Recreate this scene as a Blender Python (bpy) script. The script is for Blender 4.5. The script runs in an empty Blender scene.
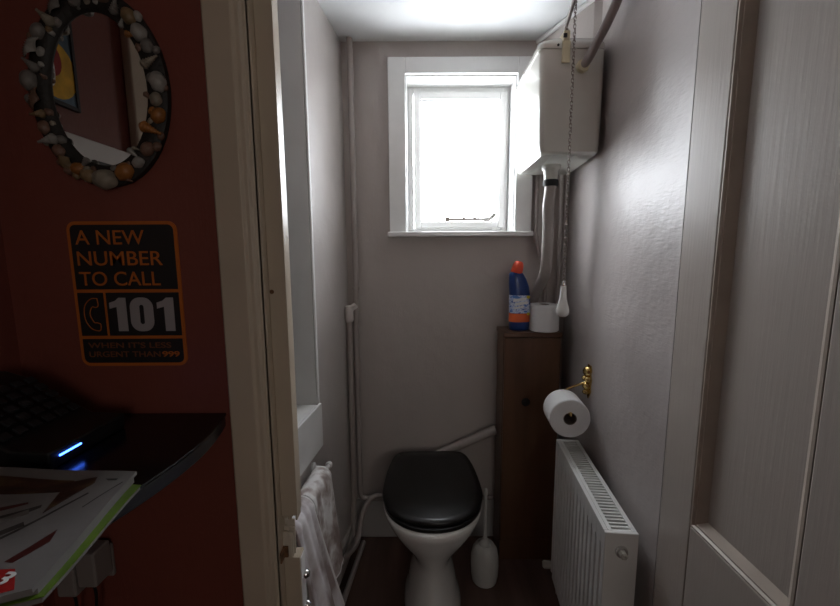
import bpy, bmesh, math, random
from mathutils import Vector, Matrix
random.seed(7)
S = bpy.context.scene
C = S.collection
PI = math.pi
R = math.radians

# ------------------------------------------------------------ camera
cam_d = bpy.data.cameras.new('camera')
cam = bpy.data.objects.new('camera', cam_d)
C.objects.link(cam)
cam_d.sensor_width = 36.0
cam_d.lens = 36.0 * 384 / 840
cam_d.clip_start = 0.02
cam.matrix_world = Matrix.Translation((0, 0, 1.35)) @ Matrix.Rotation(R(90 - 7.4), 4, 'X') @ Matrix.Rotation(R(-0.29), 4, 'Z')
S.camera = cam

# ------------------------------------------------------------ world + lights
W = bpy.data.worlds.new('overcast sky')
S.world = W
W.use_nodes = True
wn = W.node_tree.nodes
wn['Background'].inputs['Color'].default_value = (0.94, 0.965, 1.0, 1)
wn['Background'].inputs['Strength'].default_value = 22.5


def portal(name, loc, rot, sx, sy):
    l = bpy.data.lights.new(name, 'AREA')
    l.shape = 'RECTANGLE'
    l.size = sx
    l.size_y = sy
    l.cycles.is_portal = True
    o = bpy.data.objects.new(name, l)
    C.objects.link(o)
    o.location = loc
    o.rotation_euler = rot
    return o


portal('toilet window daylight', (0.175, 1.93, 1.76), (R(-90), 0, 0), 0.52, 0.72)
portal('added hall fill daylight', (0.62, -1.73, 1.5), (R(90), 0, 0), 0.74, 0.84)  # fill light: portal of the made-up window behind the camera
cl = bpy.data.lights.new('hall ceiling lamp light', 'POINT')
S.view_settings.view_transform = 'Standard'
S.view_settings.look = 'None'
S.view_settings.exposure = 0.0
S.view_settings.gamma = 1.0
S.view_settings.use_curve_mapping = False


# ------------------------------------------------------------ materials
def mat(name, col, rough=0.5, metal=0.0, spec=0.5, bump=None, var=None, coat=0.0, emit=None, stretch=(1, 1, 1)):
    """bump = (scale, strength, distance); var = (scale, amount) mottles the colour"""
    m = bpy.data.materials.new(name)
    m.use_nodes = True
    nt = m.node_tree
    b = nt.nodes['Principled BSDF']
    b.inputs['Base Color'].default_value = (*col, 1)
    b.inputs['Roughness'].default_value = rough
    b.inputs['Metallic'].default_value = metal
    b.inputs['Specular IOR Level'].default_value = spec
    b.inputs['Coat Weight'].default_value = coat
    if emit:
        b.inputs['Emission Color'].default_value = (*emit[0], 1)
        b.inputs['Emission Strength'].default_value = emit[1]
    tc = nt.nodes.new('ShaderNodeTexCoord')
    mp = nt.nodes.new('ShaderNodeMapping')
    mp.inputs['Scale'].default_value = stretch
    nt.links.new(tc.outputs['Object'], mp.inputs['Vector'])
    if var is None:
        var = (6.0, 0.06)
    n = nt.nodes.new('ShaderNodeTexNoise')
    n.inputs['Scale'].default_value = var[0]
    n.inputs['Detail'].default_value = 4
    nt.links.new(mp.outputs[0], n.inputs['Vector'])
    mr = nt.nodes.new('ShaderNodeMapRange')
    mr.inputs['From Min'].default_value = 0.3
    mr.inputs['From Max'].default_value = 0.7
    mr.inputs['To Min'].default_value = 1 - var[1]
    mr.inputs['To Max'].default_value = 1 + var[1]
    nt.links.new(n.outputs['Fac'], mr.inputs['Value'])
    vm = nt.nodes.new('ShaderNodeVectorMath')
    vm.operation = 'SCALE'
    vm.inputs[0].default_value = col
    nt.links.new(mr.outputs[0], vm.inputs['Scale'])
    nt.links.new(vm.outputs[0], b.inputs['Base Color'])
    if bump:
        n2 = nt.nodes.new('ShaderNodeTexNoise')
        n2.inputs['Scale'].default_value = bump[0]
        n2.inputs['Detail'].default_value = 3
        nt.links.new(mp.outputs[0], n2.inputs['Vector'])
        bp = nt.nodes.new('ShaderNodeBump')
        bp.inputs['Strength'].default_value = bump[1]
        bp.inputs['Distance'].default_value = bump[2]
        nt.links.new(n2.outputs['Fac'], bp.inputs['Height'])
        nt.links.new(bp.outputs[0], b.inputs['Normal'])
    return m


def ramp_mat(name, cols, scale, rough=0.6, stretch=(1, 1, 1), bump=0.0, kind='noise', bdist=0.002):
    m = bpy.data.materials.new(name)
    m.use_nodes = True
    nt = m.node_tree
    b = nt.nodes['Principled BSDF']
    b.inputs['Roughness'].default_value = rough
    tc = nt.nodes.new('ShaderNodeTexCoord')
    mp = nt.nodes.new('ShaderNodeMapping')
    mp.inputs['Scale'].default_value = stretch
    nt.links.new(tc.outputs['Object'], mp.inputs['Vector'])
    if kind == 'noise':
        n = nt.nodes.new('ShaderNodeTexNoise')
        n.inputs['Scale'].default_value = scale
        n.inputs['Detail'].default_value = 5
        out = n.outputs['Fac']
    else:
        n = nt.nodes.new('ShaderNodeTexVoronoi')
        n.inputs['Scale'].default_value = scale
        out = n.outputs['Distance']
    nt.links.new(mp.outputs[0], n.inputs['Vector'])
    r = nt.nodes.new('ShaderNodeValToRGB')
    els = r.color_ramp.elements
    while len(els) < len(cols):
        els.new(0.5)
    for e, (p, c) in zip(els, cols):
        e.position = p
        e.color = (*c, 1)
    nt.links.new(out, r.inputs[0])
    nt.links.new(r.outputs[0], b.inputs['Base Color'])
    if bump:
        bp = nt.nodes.new('ShaderNodeBump')
        bp.inputs['Strength'].default_value = bump
        bp.inputs['Distance'].default_value = bdist
        nt.links.new(out, bp.inputs['Height'])
        nt.links.new(bp.outputs[0], b.inputs['Normal'])
    return m


def paper_wall(name, col, rough, sx=260, bump=0.35, stretch=(1, 1, 0.12)):
    """painted woven wallpaper: vertical threads over a lumpy plaster"""
    m = mat(name, col, rough, bump=(sx, bump, 0.0012), var=(3.0, 0.05), stretch=stretch)
    nt = m.node_tree
    bp = [n for n in nt.nodes if n.type == 'BUMP'][0]
    tc = [n for n in nt.nodes if n.type == 'TEX_COORD'][0]
    n3 = nt.nodes.new('ShaderNodeTexNoise')
    n3.inputs['Scale'].default_value = 9
    n3.inputs['Detail'].default_value = 5
    nt.links.new(tc.outputs['Object'], n3.inputs['Vector'])
    b2 = nt.nodes.new('ShaderNodeBump')
    b2.inputs['Strength'].default_value = 0.35
    b2.inputs['Distance'].default_value = 0.012
    nt.links.new(n3.outputs['Fac'], b2.inputs['Height'])
    nt.links.new(b2.outputs[0], bp.inputs['Normal'])
    return m


M = {}
M['taupe'] = paper_wall('taupe painted wallpaper', (0.44, 0.395, 0.37), 0.5)
M['taupe_sheen'] = paper_wall('taupe satin wallpaper', (0.48, 0.435, 0.42), 0.42, 200, 0.6, (0.2, 0.2, 1))
M['taupe_sheen'].node_tree.nodes['Principled BSDF'].inputs['Specular IOR Level'].default_value = 0.6
M['taupe_left'] = paper_wall('taupe gloss wallpaper', (0.48, 0.44, 0.42), 0.36, 200, 0.5, (0.2, 0.2, 1))
M['taupe_left'].node_tree.nodes['Principled BSDF'].inputs['Specular IOR Level'].default_value = 1.0
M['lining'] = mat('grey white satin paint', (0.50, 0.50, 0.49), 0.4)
M['red'] = paper_wall('dark red painted wallpaper', (0.19, 0.050, 0.035), 0.5)
M['ceil'] = mat('white ceiling paint', (0.78, 0.79, 0.79), 0.7, bump=(40, 0.1, 0.002))
M['white'] = mat('white gloss paint', (0.80, 0.80, 0.79), 0.28, bump=(60, 0.08, 0.001))
M['cream'] = mat('cream gloss paint', (0.54, 0.455, 0.35), 0.35, bump=(50, 0.12, 0.0015), var=(5, 0.07))
M['door'] = mat('cream grained door paint', (0.50, 0.445, 0.40), 0.38, bump=(160, 0.35, 0.001), var=(4, 0.05), stretch=(1, 1, 0.05))
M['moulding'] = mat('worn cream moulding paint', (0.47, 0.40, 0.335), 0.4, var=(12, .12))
M['ink'] = mat('dark newspaper ink', (0.03, 0.025, 0.022), 0.7, var=(60, .3))
M['green_dark'] = mat('dark magazine cover', (0.05, 0.07, 0.02), 0.5)
M['chain'] = mat('tarnished brown chain metal', (0.16, 0.125, 0.11), 0.5, metal=0.7)
M['valve'] = mat('pale painted valve', (0.5, 0.46, 0.44), 0.35)
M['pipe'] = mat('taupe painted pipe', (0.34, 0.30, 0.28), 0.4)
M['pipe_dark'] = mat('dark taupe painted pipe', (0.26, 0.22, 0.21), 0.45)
M['china'] = mat('white vitreous china', (0.78, 0.78, 0.76), 0.12, coat=0.4)
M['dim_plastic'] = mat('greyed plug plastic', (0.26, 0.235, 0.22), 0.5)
M['plastic'] = mat('aged white plastic', (0.58, 0.57, 0.52), 0.22, coat=0.2)
M['cream_pl'] = mat('yellowed plastic', (0.62, 0.56, 0.38), 0.4)
M['black_lid'] = mat('black gloss seat paint', (0.006, 0.006, 0.006), 0.32)
M['black'] = mat('black plastic', (0.008, 0.008, 0.009), 0.4)
M['black_gloss'] = mat('black glossy worktop', (0.006, 0.006, 0.007), 0.2)
M['edge'] = mat('dark grey shelf edge', (0.035, 0.037, 0.045), 0.3)
M['key'] = mat('dark grey key', (0.014, 0.014, 0.017), 0.5)
M['rubber'] = mat('black rubber', (0.01, 0.01, 0.01), 0.7)
M['brush_pl'] = mat('grey white brush plastic', (0.5, 0.5, 0.48), 0.45)
M['rad'] = mat('white radiator enamel', (0.80, 0.80, 0.78), 0.25)
M['rad_slot'] = mat('shadow grey radiator slot', (0.10, 0.10, 0.10), 0.7)
M['rad_in'] = mat('radiator inner steel', (0.3, 0.3, 0.3), 0.6)
M['chrome'] = mat('chrome', (0.72, 0.72, 0.72), 0.15, metal=1)
M['steel'] = mat('dull steel', (0.33, 0.31, 0.29), 0.35, metal=1)
M['brass'] = mat('polished brass', (0.75, 0.55, 0.22), 0.2, metal=1, bump=(60, 0.3, 0.002))
M['rust'] = mat('rusty brown metal', (0.16, 0.075, 0.03), 0.7, var=(60, 0.4))
M['tissue'] = mat('white tissue paper', (0.80, 0.80, 0.80), 0.95, bump=(220, 0.3, 0.001))
M['card'] = mat('grey cardboard', (0.16, 0.13, 0.11), 0.9)
M['blue_pl'] = mat('dark blue bottle plastic', (0.012, 0.045, 0.19), 0.3)
M['red_cap'] = mat('orange red cap plastic', (0.72, 0.07, 0.025), 0.4)
M['orange'] = mat('orange print', (0.50, 0.13, 0.015), 0.5)
M['orange_dim'] = mat('dull orange print', (0.20, 0.065, 0.02), 0.5)
M['sign_black'] = mat('matt black print', (0.014, 0.013, 0.014), 0.45)
M['sign_grey'] = mat('pale grey print', (0.36, 0.33, 0.33), 0.5)
M['label_blue'] = ramp_mat('bottle label print', [(0.38, (0.02, 0.09, 0.42)), (0.5, (0.75, 0.82, 0.95)), (0.62, (0.10, 0.25, 0.65))], 45, 0.4, (1, 1, 1.5))
M['label_orange'] = mat('orange label', (0.75, 0.13, 0.03), 0.4)
M['yellow'] = mat('yellow print', (0.75, 0.65, 0.05), 0.5)
M['white_print'] = mat('white print', (0.8, 0.8, 0.8), 0.5)
M['red_print'] = mat('red print', (0.35, 0.01, 0.01), 0.5)
M['wood'] = ramp_mat('brown mahogany stain', [(0.25, (0.06, 0.025, 0.012)), (0.5, (0.12, 0.054, 0.026)), (0.75, (0.16, 0.075, 0.038))], 9, 0.4, (1, 1, 0.12), 0.15)
M['floor'] = ramp_mat('dark red brown floor', [(0.3, (0.045, 0.024, 0.018)), (0.6, (0.11, 0.06, 0.046)), (0.8, (0.15, 0.085, 0.062))], 14, 0.42, (1, 0.15, 1), 0.1)
M['towel'] = ramp_mat('fawn and white towelling', [(0.44, (0.30, 0.235, 0.215)), (0.52, (0.50, 0.44, 0.42)), (0.60, (0.86, 0.85, 0.85))], 13, 0.95, (1, 1, 0.7), 0.5, bdist=.004)
M['towel_w'] = ramp_mat('pale lilac white towelling', [(0.40, (0.36, 0.30, 0.29)), (0.5, (0.70, 0.66, 0.68)), (0.60, (0.90, 0.89, 0.92))], 11, 0.95, (1, 1, 0.5), 0.3)
M['hem'] = mat('white towel hem', (0.88, 0.87, 0.87), 0.95, bump=(300, 0.4, 0.001))
M['splinter'] = mat('bare splintered wood', (0.62, 0.55, 0.46), 0.8, bump=(90, 0.6, 0.004), stretch=(1, 1, 0.1))
M['shell_dark'] = mat('dark shell glue', (0.012, 0.009, 0.007), 0.6, bump=(90, 0.6, 0.004))
M['skirt'] = mat('grey painted skirting', (0.40, 0.39, 0.38), 0.4)
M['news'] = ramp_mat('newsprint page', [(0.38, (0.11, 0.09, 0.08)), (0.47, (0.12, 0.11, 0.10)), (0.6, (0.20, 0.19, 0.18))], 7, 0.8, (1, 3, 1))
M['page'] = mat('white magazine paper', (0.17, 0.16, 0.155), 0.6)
M['green'] = mat('lime green magazine cover', (0.09, 0.16, 0.01), 0.4, var=(12, 0.3))
M['photo_brown'] = ramp_mat('brown printed picture', [(0.35, (0.014, 0.009, 0.006)), (0.5, (0.05, 0.02, 0.012)), (0.66, (0.13, 0.09, 0.03))], 16, 0.5, (1, 2.5, 1))
M['maroon'] = mat('maroon print', (0.06, 0.008, 0.006), 0.5)
M['paint_blue'] = mat('grey blue canvas', (0.10, 0.17, 0.23), 0.6, var=(14, .4))
M['yellow_ochre'] = mat('yellow ochre paint', (0.72, 0.42, 0.03), 0.6, var=(30, .3))
M['paint'] = ramp_mat('yellow and blue painting', [(0.15, (0.02, 0.06, 0.12)), (0.3, (0.30, 0.04, 0.02)), (0.42, (0.75, 0.35, 0.02)), (0.6, (0.10, 0.20, 0.27))], 7, 0.5, kind='v')
M['mirror'] = mat('mirror silvering', (0.85, 0.85, 0.85), 0.02, metal=1, var=(5, 0.01))
M['led'] = mat('blue white led', (0.1, 0.3, 0.8), 0.4, emit=((0.05, 0.16, 1.0), 9.0))
M['led_blue'] = mat('deep blue led glow', (0.02, 0.05, 0.6), 0.4, emit=((0.01, 0.04, 1.0), 5.0))

g = bpy.data.materials.new('frosted window glass')
g.use_nodes = True
gt = g.node_tree
gt.nodes.remove(gt.nodes['Principled BSDF'])
tr = gt.nodes.new('ShaderNodeBsdfTransparent')
tr.inputs[0].default_value = (0.96, 0.97, 0.98, 1)
gl = gt.nodes.new('ShaderNodeBsdfGlossy')
gl.inputs['Roughness'].default_value = 0.15
mx = gt.nodes.new('ShaderNodeMixShader')
mx.inputs[0].default_value = 0.06
gt.links.new(tr.outputs[0], mx.inputs[1])
gt.links.new(gl.outputs[0], mx.inputs[2])
gt.links.new(mx.outputs[0], gt.nodes['Material Output'].inputs[0])
M['glass'] = g
g2 = g.copy()
g2.name = 'tinted fill window glass'
g2.node_tree.nodes['Transparent BSDF'].inputs[0].default_value = (0.46, 0.44, 0.415, 1)  # plain tint, sets how much fill the added window lets in
M['fill_glass'] = g2


# ------------------------------------------------------------ mesh helpers
def BM():
    return bmesh.new()


def box(bm, x0, x1, y0, y1, z0, z1, mtx=None):
    vs = [Vector((x, y, z)) for z in (z0, z1) for y in (y0, y1) for x in (x0, x1)]
    if mtx is not None:
        vs = [mtx @ v for v in vs]
    v = [bm.verts.new(p) for p in vs]
    for f in ((0, 2, 3, 1), (4, 5, 7, 6), (0, 1, 5, 4), (2, 6, 7, 3), (0, 4, 6, 2), (1, 3, 7, 5)):
        bm.faces.new([v[i] for i in f])
    return v


def prism(bm, pts, z0, z1, mtx=None):
    """pts: 2D polygon (x, y) extruded in z"""
    a = [Vector((p[0], p[1], z0)) for p in pts]
    b = [Vector((p[0], p[1], z1)) for p in pts]
    if mtx is not None:
        a = [mtx @ p for p in a]
        b = [mtx @ p for p in b]
    va = [bm.verts.new(p) for p in a]
    vb = [bm.verts.new(p) for p in b]
    n = len(pts)
    bm.faces.new(va[::-1])
    bm.faces.new(vb)
    for i in range(n):
        j = (i + 1) % n
        bm.faces.new([va[i], va[j], vb[j], vb[i]])


def loft(bm, rings, cap=True, closed=True):
    vr = [[bm.verts.new(Vector(p)) for p in r] for r in rings]
    n = len(rings[0])
    for a, b in zip(vr[:-1], vr[1:]):
        for i in range(n if closed else n - 1):
            j = (i + 1) % n
            bm.faces.new([a[i], a[j], b[j], b[i]])
    if cap and closed:
        bm.faces.new(vr[0][::-1])
        bm.faces.new(vr[-1])


def lathe(bm, prof, mtx=None, seg=32, cap=True, sx=1.0, sy=1.0):
    """prof: (r, z) pairs"""
    mtx = mtx or Matrix()
    rings = []
    for r, z in prof:
        rings.append([mtx @ Vector((r * sx * math.cos(2 * PI * i / seg), r * sy * math.sin(2 * PI * i / seg), z)) for i in range(seg)])
    loft(bm, rings, cap)


def smooth_path(pts, n=8):
    P = [Vector(p) for p in pts]
    if len(P) < 3:
        return P
    out = []
    E_ = [P[0] * 2 - P[1]] + P + [P[-1] * 2 - P[-2]]
    for i in range(1, len(E_) - 2):
        a, b, c, d = E_[i - 1:i + 3]
        for k in range(n):
            t = k / n
            out.append(0.5 * ((2 * b) + (c - a) * t + (2 * a - 5 * b + 4 * c - d) * t * t + (3 * b - a - 3 * c + d) * t ** 3))
    out.append(P[-1])
    return out


def corner_path(pts, rad=0.03, n=6):
    """straight runs joined by rounded elbows"""
    P = [Vector(p) for p in pts]
    out = [P[0]]
    for i in range(1, len(P) - 1):
        a = (P[i - 1] - P[i])
        b = (P[i + 1] - P[i])
        r = min(rad, a.length * 0.45, b.length * 0.45)
        s = P[i] + a.normalized() * r
        e = P[i] + b.normalized() * r
        for k in range(n + 1):
            t = k / n
            out.append(s * (1 - t) ** 2 + P[i] * 2 * t * (1 - t) + e * t * t)
    out.append(P[-1])
    return out


def tube(bm, path, r, seg=12, cap=True, closed=False):
    path = [Vector(p) for p in path]
    N = len(path)
    rr = r if isinstance(r, (list, tuple)) else [r] * N
    rings = []
    up = None
    for i, p in enumerate(path):
        if closed:
            t = (path[(i + 1) % N] - path[i - 1]).normalized()
        else:
            t = (path[min(i + 1, N - 1)] - path[max(i - 1, 0)]).normalized()
        if up is None:
            up = Vector((0, 0, 1)) if abs(t.z) < 0.9 else Vector((0, 1, 0))
            up = (up - t * up.dot(t)).normalized()
        else:
            up = (up - t * up.dot(t)).normalized()
        s = t.cross(up)
        rings.append([p + (up * math.cos(2 * PI * k / seg) + s * math.sin(2 * PI * k / seg)) * rr[i] for k in range(seg)])
    if closed:
        rings.append(rings[0])
    loft(bm, rings, cap and not closed)
    if closed:
        bmesh.ops.remove_doubles(bm, verts=bm.verts, dist=1e-6)


def obj(name, bm, m, parent=None, origin=None, smooth=True, bevel=0.0, bseg=2, angle=40, solid=0.0, sub=0):
    bmesh.ops.recalc_face_normals(bm, faces=bm.faces)
    org = Vector((0, 0, 0))
    if parent is not None:
        q = parent
        while q is not None:
            org = org + q.location
            q = q.parent
    loc = Vector((0, 0, 0))
    if parent is None:
        if origin is None:
            xs = [v.co for v in bm.verts]
            loc = Vector(((min(v.x for v in xs) + max(v.x for v in xs)) / 2, (min(v.y for v in xs) + max(v.y for v in xs)) / 2, min(v.z for v in xs)))
        else:
            loc = Vector(origin)
    for v in bm.verts:
        v.co -= org + loc
    me = bpy.data.meshes.new(name)
    bm.to_mesh(me)
    bm.free()
    me.materials.append(m)
    if smooth:
        for p in me.polygons:
            p.use_smooth = True
        me.set_sharp_from_angle(angle=R(angle))
    o = bpy.data.objects.new(name, me)
    C.objects.link(o)
    o.location = loc
    if parent is not None:
        o.parent = parent
    if solid:
        s = o.modifiers.new('thickness', 'SOLIDIFY')
        s.thickness = solid
        s.offset = 0
    if bevel:
        b = o.modifiers.new('bevel', 'BEVEL')
        b.width = bevel
        b.segments = bseg
        b.limit_method = 'ANGLE'
        b.angle_limit = R(35)
        if smooth:
            b.harden_normals = True
    if sub:
        s = o.modifiers.new('subdivision', 'SUBSURF')
        s.levels = sub
        s.render_levels = sub
    return o


def tag(o, label, cat, group=None):
    o['label'] = label
    o['category'] = cat
    if group:
        o['group'] = group
    return o


def thing(name, label, cat, loc, group=None):
    o = bpy.data.objects.new(name, None)
    o.empty_display_size = 0.05
    C.objects.link(o)
    o.location = loc
    return tag(o, label, cat, group)


def struct(name, bm, m, **k):
    o = obj(name, bm, m, **k)
    o['kind'] = 'structure'
    return o


def frame_y(bm, x0, x1, z0, z1, w, y0, y1, wb=None):
    """rectangular picture-frame ring in the xz plane"""
    wb = w if wb is None else wb
    box(bm, x0, x0 + w, y0, y1, z0, z1)
    box(bm, x1 - w, x1, y0, y1, z0, z1)
    box(bm, x0 + w, x1 - w, y0, y1, z1 - w, z1)
    box(bm, x0 + w, x1 - w, y0, y1, z0, z0 + wb)


def text_mesh(name, s, x0, x1, z0, z1, y, m, parent, bold=0.0, depth=0.0006, mtx=None):
    cu = bpy.data.curves.new(name, 'FONT')
    cu.body = s
    cu.offset = bold
    cu.extrude = 0.01
    t = bpy.data.objects.new(name, cu)
    C.objects.link(t)
    dg = bpy.context.evaluated_depsgraph_get()
    me = bpy.data.meshes.new_from_object(t.evaluated_get(dg))
    bpy.data.objects.remove(t)
    bm = BM()
    bm.from_mesh(me)
    ax = [v.co.x for v in bm.verts]
    ay = [v.co.y for v in bm.verts]
    az = [v.co.z for v in bm.verts]
    for v in bm.verts:
        a = (v.co.x - min(ax)) / (max(ax) - min(ax))
        b = (v.co.y - min(ay)) / (max(ay) - min(ay))
        c = (v.co.z - min(az)) / (max(az) - min(az))
        v.co = Vector((x0 + a * (x1 - x0), y - c * depth, z0 + b * (z1 - z0)))
        if mtx is not None:
            v.co = mtx @ v.co
    return obj(name, bm, m, parent, smooth=False)


def XR(y):
    return 0.476 + 0.1 * y


def XL(y):
    return -0.505 + 0.109 * y


CEIL = 2.212
AR = math.atan(0.1)      # angle of right wall
AL = math.atan(0.109)    # angle of left wall


def along_right(y, off=0.0, z=0.0):
    """frame on the right wall: local x = out of the wall into the room, local y = along the wall away from the door"""
    d = Vector((0.1, 1, 0)).normalized()
    nx = Vector((-d.y, d.x, 0))
    m = Matrix(((nx.x, d.x, 0, XR(y)), (nx.y, d.y, 0, y), (0, 0, 1, z), (0, 0, 0, 1)))
    return m @ Matrix.Translation((off, 0, 0))


def along_left(y, off=0.0, z=0.0):
    """frame on the left wall: local x = into the room, local y = along the wall away from the door"""
    d = Vector((0.109, 1, 0)).normalized()
    nx = Vector((d.y, -d.x, 0))
    m = Matrix(((nx.x, d.x, 0, XL(y)), (nx.y, d.y, 0, y), (0, 0, 1, z), (0, 0, 0, 1)))
    return m @ Matrix.Translation((off, 0, 0))


# ------------------------------------------------------------ the setting
DW0, DW1 = 0.757, 0.845     # door wall, hall face and toilet face
BW0, BW1 = 1.70, 1.92       # back wall
WX0, WX1, WZ0, WZ1 = -0.057, 0.408, 1.44, 2.08   # window opening

b = BM()
box(b, -0.95, 1.45, -1.75, 1.92, -0.1, 0.0)
struct('floor', b, M['floor'], smooth=False)

b = BM()
box(b, -0.75, 0.80, DW0 + 0.02, 1.92, CEIL, CEIL + 0.1)
box(b, -0.95, 1.45, -1.75, DW0 + 0.02, 2.35, 2.45)
struct('ceiling', b, M['ceil'], smooth=False)

# back wall with the window opening
b = BM()
X0, X1 = XL(BW0) - 0.2, XR(BW0) + 0.2
box(b, X0, WX0, BW0, BW1, 0, CEIL)
box(b, WX1, X1, BW0, BW1, 0, CEIL)
box(b, WX0, WX1, BW0, BW1, 0, WZ0)
box(b, WX0, WX1, BW0, BW1, WZ1, CEIL)
struct('wall_back', b, M['taupe'], smooth=False)

# right wall of the toilet
b = BM()
prism(b, [(XR(.829), .829), (XR(.829) + 0.2, .829), (XR(BW0) + 0.2, BW0), (XR(BW0), BW0)], 0, CEIL)
struct('wall_right', b, M['taupe_sheen'], smooth=False)

# left wall with the alcove
AY0, AY1, AZ = 0.90, 1.305, 0.825
b = BM()


def lp(y, o=0.0):
    return (XL(y) - o, y)


prism(b, [lp(AY1), lp(BW0), lp(BW0, .2), lp(AY1, .2)], 0, CEIL)
prism(b, [lp(DW1), lp(AY0), lp(AY0, .2), lp(DW1, .2)], 0, CEIL)
prism(b, [lp(AY0), lp(AY1), lp(AY1, .2), lp(AY0, .2)], 0, AZ - 0.02)
prism(b, [lp(AY0, .16), lp(AY1, .16), lp(AY1, .2), lp(AY0, .2)], AZ - 0.02, CEIL)
struct('wall_left', b, M['taupe_left'], smooth=False)

# white lining, bead, sill and apron of the alcove
b = BM()
prism(b, [lp(AY1 - .012, 0.0005), lp(AY1, 0.0005), lp(AY1, .155), lp(AY1 - .012, .155)], AZ, CEIL)
prism(b, [lp(AY0, .0), lp(AY0 + .012, .0), lp(AY0 + .012, .155), lp(AY0, .155)], AZ, CEIL)
prism(b, [lp(AY0 + .012, .15), lp(AY1 - .012, .15), lp(AY1 - .012, .16), lp(AY0 + .012, .16)], AZ, CEIL)
struct('trim_1', b, M['lining'], smooth=False)
b = BM()
prism(b, [lp(AY1 - .010, -.006), lp(AY1 + .004, -.006), lp(AY1 + .004, .0), lp(AY1 - .010, .0)], AZ + .0005, CEIL)
struct('trim_2', b, M['white'], bevel=0.003)
b = BM()
prism(b, [lp(DW1 + .003, -.012), lp(AY1 + .004, -.012), lp(AY1 + .004, -.001), lp(DW1 + .003, -.001)], AZ - 0.16, AZ)
prism(b, [lp(AY0 + .012, -.001), lp(AY1 - .012, -.001), lp(AY1 - .012, .15), lp(AY0 + .012, .15)], AZ - 0.02, AZ)
struct('trim_3', b, M['white'], bevel=0.004)

# door wall, hall side red
JX0, JX1, HZ = -0.309, 0.602, 1.99
b = BM()
box(b, -0.81, JX0 - 0.02, DW0, DW1, 0, 2.35)
box(b, JX1 + 0.045, 1.45, DW0, .828, 0, 2.35)
box(b, JX0 - 0.02, JX1 + 0.045, DW0, .828, HZ + 0.02, 2.35)
struct('wall_front', b, M['red'], smooth=False)
# hall walls
b = BM()
box(b, -0.95, -0.81, -1.75, DW1, 0, 2.35)
struct('wall_hall_left', b, M['red'], smooth=False)
b = BM()
box(b, 1.45, 1.6, -1.75, DW1, 0, 2.35)
struct('wall_hall_right', b, M['red'], smooth=False)
b = BM()
HX0, HX1, HZ0, HZ1 = 0.25, 0.99, 1.08, 1.92
box(b, -0.81, HX0, -1.75, -1.60, 0, 2.35)
box(b, HX1, 1.45, -1.75, -1.60, 0, 2.35)
box(b, HX0, HX1, -1.75, -1.60, 0, HZ0)
box(b, HX0, HX1, -1.75, -1.60, HZ1, 2.35)
struct('wall_hall_back', b, M['red'], smooth=False)
w2 = BM()
frame_y(w2, HX0, HX1, HZ0, HZ1, 0.045, -1.74, -1.61)
box(w2, (HX0 + HX1) / 2 - .012, (HX0 + HX1) / 2 + .012, -1.70, -1.66, HZ0, HZ1)
w2 = struct('fill_window', w2, M['white'], bevel=0.003)  # unseen window, added behind the camera to light the hall
b = BM()
box(b, HX0 + .03, HX1 - .03, -1.684, -1.680, HZ0 + .03, HZ1 - .03)
obj('window_pane', b, M['fill_glass'], w2, smooth=False)

# taupe boxing across the ceiling corner above the cistern
b = BM()
prism(b, [(0.485, 1.699), (0.597, 1.42), (XR(1.42) - .001, 1.40), (XR(1.699) - .001, 1.699)], 2.06, CEIL - 0.001)
struct('trim_4', b, M['taupe'], smooth=False)
b = BM()
tube(b, [(0.485, 1.690, CEIL - 0.010), (0.597, 1.42, CEIL - 0.010)], 0.009, 8)
struct('trim_5', b, M['white'])

# window
b = BM()
ax0, ax1, az0, az1 = -0.128, 0.480, 1.438, 2.143
box(b, ax0, WX0, BW0 - .022, BW0, az0, az1)
box(b, WX1, ax1, BW0 - .022, BW0, az0, az1)
box(b, WX0, WX1, BW0 - .022, BW0, WZ1, az1)
# thin reveal lining
box(b, WX0 - .0005, WX0 + .006, BW0 - .002, BW1, WZ0, WZ1)
box(b, WX1 - .006, WX1 + .0005, BW0 - .002, BW1, WZ0, WZ1)
box(b, WX0, WX1, BW0 - .002, BW1, WZ1 - .006, WZ1 + .0005)
win = struct('window_1', b, M['white'], bevel=0.003)
b = BM()
box(b, ax0 - .008, ax1 + .006, BW0 - .045, BW0, az0 - .018, az0 + .003)
box(b, WX0 + .006, WX1 - .006, BW0, BW1, az0 - .014, az0 + .003)
obj('window_sill', b, M['white'], win, bevel=0.005)
b = BM()
frame_y(b, WX0 + .006, WX1 - .006, az0 + .003, WZ1 - .006, 0.024, 1.80, 1.85)
obj('window_frame', b, M['white'], win, bevel=0.003)
b = BM()
frame_y(b, WX0 + .034, WX1 - .022, az0 + .025, WZ1 - .032, 0.028, 1.787, 1.835)
frame_y(b, WX0 + .062, WX1 - .050, az0 + .053, WZ1 - .060, 0.006, 1.797, 1.825)
obj('casement', b, M['white'], win, bevel=0.004)
b = BM()
box(b, WX0 + .060, WX1 - .048, 1.812, 1.816, az0 + .051, WZ1 - .058)
obj('window_pane', b, M['glass'], win, smooth=False)
# stay
b = BM()
zz = az0 + 0.058
box(b, 0.115, 0.300, 1.770, 1.782, zz, zz + 0.011)
box(b, 0.115, 0.135, 1.768, 1.787, zz - .004, zz + 0.016)
tube(b, smooth_path([(0.29, 1.777, zz + .003), (0.32, 1.775, zz + .008), (0.335, 1.772, zz + .024), (0.342, 1.77, zz + .02)]), 0.0085, 8)
lathe(b, [(0.006, 0), (0.006, 0.014), (0.003, 0.018)], Matrix.Translation((0.20, 1.777, zz)), 12)
lathe(b, [(0.006, 0), (0.006, 0.014), (0.003, 0.018)], Matrix.Translation((0.25, 1.777, zz)), 12)
obj('window_stay', b, M['steel'], win, bevel=0.0015)

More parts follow.
